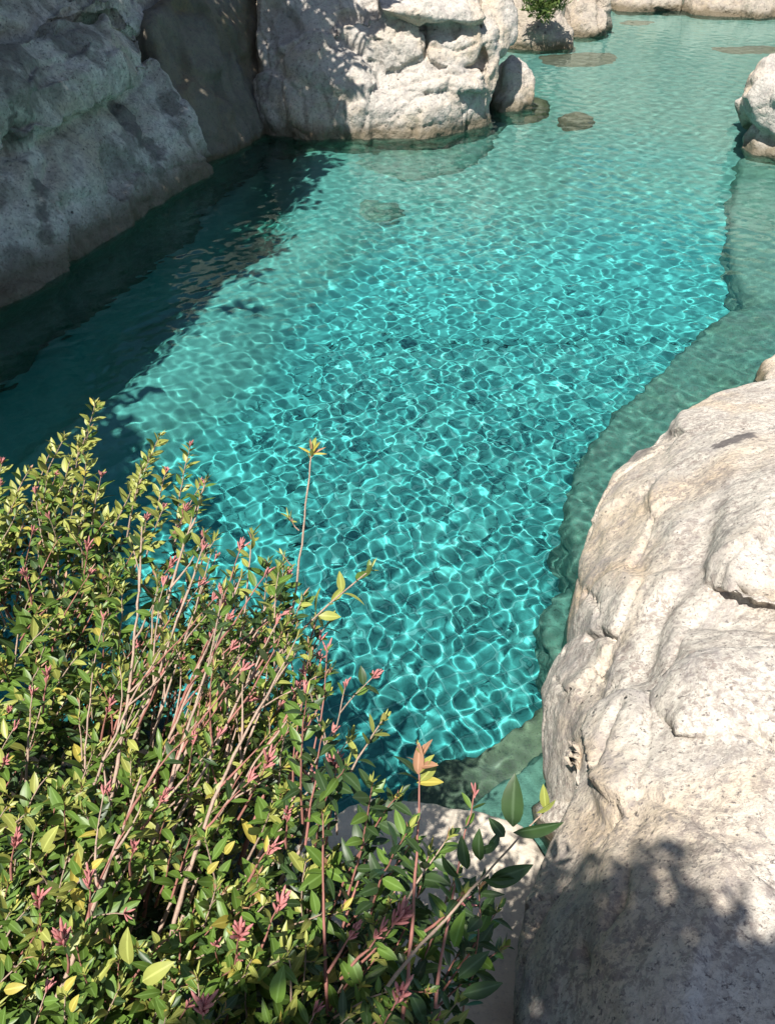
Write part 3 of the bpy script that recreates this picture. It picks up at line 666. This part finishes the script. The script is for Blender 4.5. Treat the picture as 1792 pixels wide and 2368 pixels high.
# upright shoots along the crest
for (x, y, L) in [(222, 930, .30), (150, 1010, .25), (370, 1008, .30), (440, 1030, .30), (70, 1085, .2), (5, 1070, .2), (200, 1060, .25), (465, 1120, .22), (330, 1080, .25), (110, 1110, .2), (235, 1100, .22), (305, 1130, .22), (0, 1120, .2), (40, 1150, .2), (180, 1130, .2),
                  (120, 1040, .22), (180, 1020, .2), (210, 990, .2), (165, 1060, .2), (350, 1050, .2), (385, 1090, .2), (200, 1180, .2), (60, 1190, .2), (130, 1180, .22), (340, 1200, .2), (380, 1170, .2)]:
    T = PD(x, y, depth_at(y)+rs.uniform(-.05, .05)); d = (up_dir + Vector((rs.uniform(-.1, .3), .1, .2))).normalized()
    shoot(T - d*L, T, .08, .8, .046, .003, pink=rs.random() < .35, step=.019, leafmat=lambda r: r.choice((1, 1, 1, 0, 3 if r.random() < .3 else 1)))
# named twigs traced to their real positions
def pth(a, da, b, db, forks=0, **k):
    B = PD(a[0], a[1], da); T = PD(b[0], b[1], db); B = B + (B-T)*.15 + Vector((0, 0, -.22))
    P = shoot(B, T, **k); n = len(P)
    for q in range(forks):
        t = (q+1)/(forks+1)*.62+.3 + rs.uniform(-.05, .05); i = min(n-2, int(t*n)); d = (P[i+1]-P[i]).normalized()
        s_ = Vector((rs.uniform(-1, 1), rs.uniform(-.6, .6), rs.uniform(-.2, .4))); d2 = (d + s_*.65).normalized(); L = rs.uniform(.10, .24)
        shoot(P[i], P[i]+d2*L, .15, .55, .042, k.get('r0', .004)*.5, pink=rs.random() < .2, step=.03, red=rs.random() < .3, sc=1.2)
    return P
pth((560, 1900), 1.75, (722, 1040), 1.75, bow=.03, leafy=.0, r0=.005, tip=True, sc=1.6)
for (x, y) in ((690, 1225), (676, 1310)):
    P = PD(x, y, 1.76); Tp = PD(x-22, y-28, 1.74); shoot(P, Tp, .1, .5, .02, .0016, step=.012, leafmat=lambda r: 1)
T0 = PD(722, 1040, 1.75)
for dx_, dy_, L in ((-38, -20, .035), (20, -30, .03), (50, -25, .035), (-5, -40, .03), (35, 0, .03), (8, -15, .03)):
    add_leaf(PD(722, 1050, 1.75), PD(722+dx_, 1040+dy_, 1.74)-T0, Vector((0, -.5, 1)), .036, 4, rs.choice((3, 4, 4)))
pth((430, 1620), 1.75, (855, 1318), 1.70, bow=.06, leafy=.26, leafL=.055, r0=.0045, step=.034, leafmat=lambda r: r.choice((0, 1, 1)), sc=1.5)
pth((100, 2100), 1.35, (330, 1215), 2.0, forks=4, bow=.10, leafy=.08, r0=.0058)
pth((250, 1800), 1.6, (478, 1110), 2.05, forks=4, bow=.08, leafy=.22, r0=.006)
pth((270, 1780), 1.6, (500, 1290), 1.9, forks=4, bow=.06, leafy=.12, r0=.004, pink=True)
pth((240, 1900), 1.45, (640, 1360), 1.8, forks=4, bow=.04, leafy=.15, r0=.005)
pth((300, 2100), 1.4, (600, 1480), 1.75, forks=4, bow=.05, leafy=.1, r0=.0046, red=False)
pth((410, 1960), 1.45, (690, 1440), 1.72, forks=4, bow=.03, leafy=.12, r0=.0042)
pth((480, 1900), 1.5, (585, 1235), 1.85, bow=.05, leafy=.10, leafL=.04, r0=.004, sc=1.6, step=.02, leafmat=lambda r: 1)
pth((560, 1650), 1.7, (700, 1380), 1.7, bow=.05, leafy=.5, leafL=.045, r0=.004)
pth((500, 1600), 1.8, (545, 1320), 1.9, bow=.05, leafy=.6, leafL=.045, r0=.003)
pth((560, 1500), 1.8, (620, 1300), 1.85, bow=.05, leafy=.7, leafL=.05, r0=.003)
pth((640, 1500), 1.8, (655, 1300), 1.8, bow=.05, leafy=.7, leafL=.05, r0=.003)
pth((320, 1620), 1.7, (395, 1330), 2.0, bow=.08, leafy=.3, r0=.003, pink=True)
pth((150, 1850), 1.5, (240, 1430), 1.8, bow=.08, leafy=.3, r0=.003, pink=True)
pth((0, 1740), 1.6, (75, 1605), 1.7, bow=.05, leafy=.2, r0=.004, pink=True)
pth((690, 1800), 1.55, (800, 1585), 1.62, forks=2, bow=.06, leafy=.12, r0=.003, pink=True)
pth((760, 1770), 1.5, (705, 1560), 1.6, bow=.06, leafy=.12, r0=.0022, pink=True)
pth((650, 1900), 1.45, (885, 1665), 1.5, bow=.05, leafy=.28, leafL=.045, r0=.004, step=.035, sc=1.4, leafmat=lambda r: r.choice((1, 2, 1)))
dk = lambda r: r.choice((2, 2, 2, 0))  # tips at the right: tree shade put into the leaf colour
pth((700, 2000), 1.42, (780, 1760), 1.5, bow=.05, leafy=.15, r0=.0035, pink=True, red=True)
pth((745, 2290), 1.22, (748, 1880), 1.38, bow=.08, leafy=.12, r0=.004, red=True)
pth((925, 2300), 1.15, (972, 1745), 1.3, bow=.05, leafy=.10, leafL=.04, r0=.004, red=True, sc=1.4, leafmat=lambda r: r.choice((4, 1, 2)))
add_leaf(PD(966, 1790, 1.3), PD(970, 1700, 1.29)-PD(966, 1790, 1.3), Vector((0, -1, .3)), .055, 2, 4)
add_leaf(PD(966, 1790, 1.3), PD(1010, 1735, 1.29)-PD(966, 1790, 1.3), Vector((-.3, 0, 1)), .045, 2, 1)
add_leaf(PD(964, 1810, 1.3), PD(1025, 1805, 1.30)-PD(964, 1810, 1.3), Vector((0, 0, 1)), .045, 0, 3)
add_leaf(PD(962, 1790, 1.3), PD(922, 1740, 1.32)-PD(962, 1790, 1.3), Vector((.8, 0, .6)), .05, 1, 2)
pth((940, 2120), 1.1, (1272, 1866), 1.14, bow=.10, leafy=0, r0=.0030, tip=False)
for a, b, L, v_, m_ in (((1186, 1912), (1182, 1798), .072, 1, 2), ((1186, 1925), (1290, 1908), .072, 2, 2), ((1150, 1950), (1068, 2000), .035, 1, 2), ((1262, 1872), (1255, 1812), .04, 2, 1), ((1240, 1880), (1284, 1852), .035, 2, 1),
                      ((1110, 1990), (1100, 1930), .045, 1, 2), ((1130, 2035), (1228, 2008), .066, 0, 2), ((1120, 2035), (1195, 2050), .05, 1, 2), ((1166, 1935), (1142, 1905), .036, 1, 2), ((1060, 2030), (1015, 1990), .04, 1, 2),
                      ((1130, 1965), (1160, 1925), .03, 1, 2), ((1080, 2010), (1060, 1920), .05, 0, 2)):
    o0 = PD(a[0], a[1], 1.13); add_leaf(o0, PD(b[0], b[1], 1.12)-o0, Vector((rs.uniform(-.7, .7), -.8, rs.uniform(.1, .5))), L*1.03, v_, m_)
pth((1030, 2160), 1.15, (1098, 1835), 1.3, bow=.06, leafy=.25, leafL=.04, r0=.003, red=True, leafmat=dk, pink=True, step=.03)
pth((900, 2060), 1.25, (1040, 1930), 1.35, bow=.05, leafy=.6, leafL=.05, r0=.003, leafmat=dk)
for (x0, y0, x1, y1) in ((760, 1990, 905, 1850), (780, 1960, 850, 1810), (800, 2010, 880, 1880), (850, 2050, 960, 1930), (820, 2020, 940, 1960), (740, 1880, 800, 1760), (700, 1790, 770, 1680), (680, 1740, 720, 1600), (900, 2120, 1010, 1960),
                         (980, 2150, 1080, 2060), (1000, 2230, 1160, 2110), (1020, 2260, 1180, 2180), (970, 2300, 1100, 2130), (1040, 2330, 1130, 2060), (940, 2200, 1040, 2030)):
    for _ in range(1):
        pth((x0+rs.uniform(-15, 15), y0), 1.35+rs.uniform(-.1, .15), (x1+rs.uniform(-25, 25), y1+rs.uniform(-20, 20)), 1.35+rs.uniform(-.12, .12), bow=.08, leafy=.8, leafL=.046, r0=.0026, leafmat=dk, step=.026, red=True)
for (x0, y0, x1, y1, m_) in ((1000, 2300, 1200, 2140, 2), (990, 2230, 1090, 2040, 0), (1010, 2340, 1210, 2260, 2)):
    o0 = PD(x0+60, y0-40, 1.08); add_leaf(o0, PD(x1, y1, 1.05)-o0, Vector((-.6, -.5, .6)), .062, 2, m_)
for _ in range(9):
    x = rs.uniform(180, 620); y = rs.uniform(1650, 1980); h_ = rs.uniform(230, 430); D = depth_at(y)
    pth((x, y), D+.02, (x+h_*rs.uniform(.35, .8), y-h_), D+.18+rs.uniform(-.05, .15), bow=.12, leafy=.25, leafL=.04, r0=rs.uniform(.003, .0052), forks=4, pink=rs.random() < .3, step=.03, red=rs.random() < .35)
for x0, y0, x1, y1, r_ in ((330, 1930, 560, 1330, .0050), (360, 1900, 640, 1440, .0046), (420, 2050, 690, 1500, .0052), (250, 1760, 470, 1270, .0048), (300, 1800, 520, 1400, .0042), (470, 1880, 720, 1600, .0040),
                           (180, 1830, 390, 1480, .0040), (540, 1990, 770, 1690, .0038), (120, 2200, 330, 1790, .0056), (370, 1700, 560, 1450, .0036)):
    D = depth_at(y0); B = PD(x0, y0, D-.02); T = PD(x1, y1, D+.10)
    P = shoot(B-(T-B)*.25-Vector((0, 0, .12)), T, bow=.10, leafy=.14, leafL=.036, r0=r_, step=.03, pink=rs.random() < .5, red=False, pr=-1, leafmat=lambda r: r.choice((0, 1)))
    for q in (.40, .55, .68, .80):
        i = int(q*(len(P)-1)); d = (P[i+1]-P[i]).normalized(); d2 = (d + Vector((rs.uniform(-.5, .8), rs.uniform(-.3, .5), rs.uniform(-.2, .3)))).normalized()
        shoot(P[i], P[i]+d2*rs.uniform(.12, .26), .12, .40, .036, r_*.5, pink=rs.random() < .35, step=.03, red=rs.random() < .3, pr=-1, sc=1.2)
# pink-tipped shoots standing in the foreground mass
for (x, y, L, big) in ((620, 1760, .16, 1.7), (720, 1800, .12, 1.3), (90, 2080, .16, 1.6), (145, 2170, .1, 1.7), (310, 1960, .1, 1.2), (205, 2030, .12, 1.3), (650, 2090, .14, 1.7), (555, 2160, .16, 1.8), (925, 2120, .18, 2.0), (470, 2330, .12, 1.8), (925, 2300, .2, 1.8),
                       (380, 1840, .1, 1.2), (1065, 2090, .1, 1.5), (880, 2150, .1, 1.2), (40, 1940, .1, 1.3), (665, 1880, .1, 1.2), (770, 1770, .12, 1.5), (530, 1430, .12, 1.4), (430, 1180, .12, 1.3), (205, 1260, .12, 1.3), (690, 1590, .1, 1.3),
                       (255, 1630, .1, 1.2), (110, 1560, .1, 1.2), (630, 1960, .1, 1.2), (820, 2150, .1, 1.2), (400, 1300, .1, 1.2), (60, 1330, .1, 1.2), (470, 1240, .1, 1.2)):
    T = PD(x, y, depth_at(y)-.10); d = (up_dir + Vector((rs.uniform(-.3, .3), rs.uniform(-.2, .2), 0))).normalized()
    shoot(T-d*L, T, .08, .55, .034, .0028, pink=True, step=.024, red=True, sc=big*.95)
    tipcluster(T-d*.016, d, big*.8, True, 0)
for (x, y, a, L, m_) in ((10, 2290, .2, .036, 3), (150, 2290, 1.0, .03, 3), (165, 2340, 1.3, .03, 3), (300, 2230, 1.8, .06, 1), (330, 2270, .6, .06, 1), (640, 2320, 1.5, .06, 0), (210, 2010, .8, .03, 3), (100, 1970, 1.2, .055, 1), (480, 2020, .9, .03, 3), (520, 1975, 1, .03, 3)):
    o0 = PD(x, y, depth_at(y)-.1); add_leaf(o0, PD(x+40*math.cos(a), y-40*math.sin(a), depth_at(y)-.11)-o0, Vector((-.3, -.5, 1)), L, 1, m_)

shrub = empty('shrub', (-.5, .6, .9)); tag(shrub, 'leafy green shrub with pink shoot tips filling the lower left foreground', 'shrub')
inv = np.array(shrub.location)
def to_px(p):
    q = p - np.array(CAM); dep = q[1]*cp - q[2]*sp; upc = q[1]*sp + q[2]*cp
    return IW/2+FOC*q[0]/dep, IH/2-FOC*upc/dep, dep
sc_ = []
for i, L in enumerate(leaves):
    c = L[1] + L[0][0]*.5; x, y, dp = to_px(c); size = np.linalg.norm(L[0][0])/dp
    ok = 0 < x < IW and 0 < y < IH and L[4] <= 0
    sc_.append((-size if ok else 1, i))
sc_.sort(); single = set(i for _, i in sc_[:300])
leaf_meshes = {}
for i in single:
    Mx, o0, var, mat, _ = leaves[i]
    if (var, mat) not in leaf_meshes:
        me = npmesh('leaf', *LG[var]); rib(me); me.materials.append(LM[mat]); leaf_meshes[(var, mat)] = me
    ob = link('leaf', leaf_meshes[(var, mat)], shrub)
    Mt = Matrix([[*Mx[:, r], o0[r]-inv[r]] for r in range(3)] + [[0, 0, 0, 1]]); ob.matrix_local = Mt
vs, fs, ms = [], [], []; nv = 0
for i, (Mx, o0, var, mat, _) in enumerate(leaves):
    if i in single: continue
    g_v, g_f = LG[var]; vs.append(g_v@Mx + o0 - inv); fs.append(g_f+nv); nv += len(g_v); ms += [mat]*len(g_f)
fme = npmesh('foliage', np.concatenate(vs), np.concatenate(fs), True, ms); rib(fme)
tag(link('foliage', fme, shrub, LM), kind='stuff')
branches.sort(key=lambda b: (b[1], -b[3]))
rest_v, rest_f, rest_m, nv = [], [], [], 0
for k, ((v, f), pr, red, L) in enumerate(branches):
    if k < 110: link('branch', npmesh('branch', v-inv, f), shrub, [M_twig_red if red else M_twig])
    else:
        rest_v.append(v-inv); rest_f.append(f+nv); nv += len(v); rest_m += [1 if red else 0]*len(f)
tag(link('twigs', npmesh('twigs', np.concatenate(rest_v), np.concatenate(rest_f), True, rest_m), shrub, [M_twig, M_twig_red]), kind='stuff')
for v, f, pr in pinks[:299]: link('pink_shoot_tip', npmesh('pink_shoot_tip', v-inv, f), shrub, [M_pink])
print('LEAVES', len(leaves), 'BR', len(branches), 'PINK', len(pinks))

# green shrub on the far bank
rs2 = np.random.default_rng(8)
fs_o = empty('bank_shrub', CAM + ray(1262, 30)*(18.7/ray(1262, 30).y)); tag(fs_o, 'small bushy green shrub growing on the cream rock of the far left bank', 'shrub')
def leafcloud(n, centers, radii, L, rng_, k=.45, flat=False):
    c = rng_.integers(0, len(centers), n); u = rng_.normal(size=(n, 3)); u /= np.linalg.norm(u, axis=1)[:, None]
    pos = np.asarray(centers)[c] + u*(np.asarray(radii)[c]*rng_.random(n)[:, None]**.4)
    a = rng_.normal(size=(n, 3)); a /= np.linalg.norm(a, axis=1)[:, None]; b = np.cross(a, rng_.normal(size=(n, 3))); b /= np.linalg.norm(b, axis=1)[:, None]
    s = L*rng_.uniform(.6, 1.3, (n, 1)); v = np.stack([pos-a*s*.5, pos+b*s*k*.5, pos+a*s*.5, pos-b*s*k*.5], 1).reshape(-1, 3)
    return v, np.arange(n*4).reshape(-1, 4)
cs = np.array([CAM + ray(x, y)*(18.25/ray(x, y).y) for x, y in ((1225, 5), (1245, -5), (1262, 12), (1280, 5), (1300, -5), (1262, 28), (1240, 20), (1285, -15))]) - np.array(fs_o.location)
v, f = leafcloud(1000, cs, np.full((8, 1), .19), .13, rs2, .28)
m_ = leaf_mat('bank_leaf', (.13, .19, .05), (.12, .17, .05)); link('foliage', npmesh('foliage', v, f, False), fs_o, [m_])
v, f = tube([(0, .15, -.15), (0, .0, .05), (.02, -.3, .2)], .03, .015); link('trunk', npmesh('trunk', v, f), fs_o, [M_bark])

# ------------------------------------------------------------------ shade trees (outside the frame, over the left cliff and behind the viewer)
def tree(name, label, base_p, top, lobes, n, L, seed):
    o = empty(name, base_p); tag(o, label, 'tree'); b = Vector(base_p); r_ = np.random.default_rng(seed)
    cen = np.array([l[:3] for l in lobes]) - np.array(b); rad = np.array([[l[3]]*2 + [l[3]*.6] for l in lobes])
    w = rad[:, 0]**2*np.array([l[4] for l in lobes]); cidx = r_.choice(len(lobes), n, p=w/w.sum())
    u = r_.normal(size=(n, 3)); u /= np.linalg.norm(u, axis=1)[:, None]
    pos = cen[cidx] + u*rad[cidx]*r_.random((n, 1))**.45
    a = r_.normal(size=(n, 3)); a[:, 2] *= .5; a /= np.linalg.norm(a, axis=1)[:, None]; bb = np.cross(a, r_.normal(size=(n, 3))*[.6, .6, 1.5]); bb /= np.linalg.norm(bb, axis=1)[:, None]
    s = L*r_.uniform(.6, 1.3, (n, 1)); v = np.stack([pos-a*s*.5, pos+bb*s*.22, pos+a*s*.5, pos-bb*s*.22], 1).reshape(-1, 3)
    link('crown', npmesh('crown', v, np.arange(n*4).reshape(-1, 4), False), o, [M_treeleaf])
    tp = Vector(top)-b; vv, ff = tube(bez(Vector((0, 0, 0)), tp*.5+Vector((.3, -.2, 0)), tp, 10), .2, .09, 10); link('trunk', npmesh('trunk', vv, ff), o, [M_bark])
    for c in cen[::2]:
        c = Vector(c); vv, ff = tube(bez(tp*.8, tp.lerp(c, .5)+Vector((0, 0, .15)), c, 6), .06, .015, 6); link('limb', npmesh('limb', vv, ff), o, [M_bark])
kx, ky = -SUN.x/SUN.z, -SUN.y/SUN.z
def over(x, y, hgt, r, z0=0.0, wt=1.0):   # lobe at height hgt whose shadow falls round (x, y) on level z0
    return (x - kx*(hgt-z0), y - ky*(hgt-z0), hgt, r, wt)
lob = []
rb = random.Random(3)
edge = [(-.9, 11.3), (-1.15, 10.2), (-1.5, 9.0), (-1.75, 8.0), (-1.9, 7.0), (-2.3, 6.3), (-2.6, 5.7), (-2.55, 5.1), (-2.1, 4.5), (-2.0, 3.9), (-2.0, 3.2), (-2.1, 2.6)]
for i, (x, y) in enumerate(edge):
    for k in range(3 if y > 8.5 else 5):
        r = .55 + .25*rb.random() if k == 0 else .8 + .3*rb.random()
        hgt = rb.uniform(4.6, 6.2)
        lob.append(over(x - r*.9 - k*.85, y + rb.uniform(-.3, .3), hgt, r))
        if k == 0:
            for _ in range(3): lob.append(over(x + rb.uniform(-.25, .35), y + rb.uniform(-.5, .5), hgt, rb.uniform(.15, .28), 0, .12))
# over the boulder's left half
for (x, y, z, r) in ((-1.9, 12.2, .6, .7), (-1.3, 12.6, 1.2, .55), (-1.7, 13, 1.8, .6), (-.85, 13, 1.7, .35), (-1.0, 12.1, .4, .4), (-.35, 12.8, 1.75, .25), (-2.6, 12.4, 1, .9), (-3.3, 12.6, 1.5, 1), (-2.4, 13.4, 2, .8)):
    lob.append(over(x, y, rb.uniform(5, 6), r, z))
for (px_, py_, r) in ((700, 120, .22), (760, 90, .22), (730, 180, .25), (790, 200, .22), (760, 260, .22), (720, 300, .2), (820, 150, .2), (850, 40, .22), (790, 20, .22), (900, 10, .18), (840, 260, .14), (860, 90, .16), (690, 230, .25), (690, 40, .35)):
    p = PC.hit(px_, py_, .05); lob.append(over(p.x, p.y, rb.uniform(4.6, 5.6), r, p.z, .33))
tree('shade_tree', 'broad leafy tree above the grey cliff that shades the left of the pool', (-7.5, 7.5, 4.2), (-6.2, 6.8, 5.6), lob, 85000, .19, 5)
lob2 = []
for (x, y, z, r) in ((1530, 1990, 1.15, .11), (1440, 2050, 1.1, .13), (1590, 2080, 1.15, .12), (1350, 2120, 1.0, .16), (1500, 2160, 1.15, .19), (1680, 2230, 1.25, .15), (1270, 2200, .9, .16), (1400, 2280, 1.1, .25), (1640, 2380, 1.3, .27),
                     (1790, 2390, 1.4, .22), (1250, 2400, .95, .25), (1500, 2500, 1.2, .4), (1850, 2500, 1.35, .4), (1200, 2700, 1.1, .4), (1700, 2900, 1.3, .6), (1240, 2040, .75, .05), (1290, 2010, .8, .05), (1950, 2560, 1.4, .3)):
    p = PZ(x, y, z); lob2.append(over(p.x, p.y, rb.uniform(5.0, 6.0), r, z))
tree('overhanging_tree', 'slender tree behind the viewer that drops a dappled shadow on the foreground boulder', (-2.6, -2.6, .9), (-2.0, -1.3, 5.2), lob2, 2500, .10, 6)
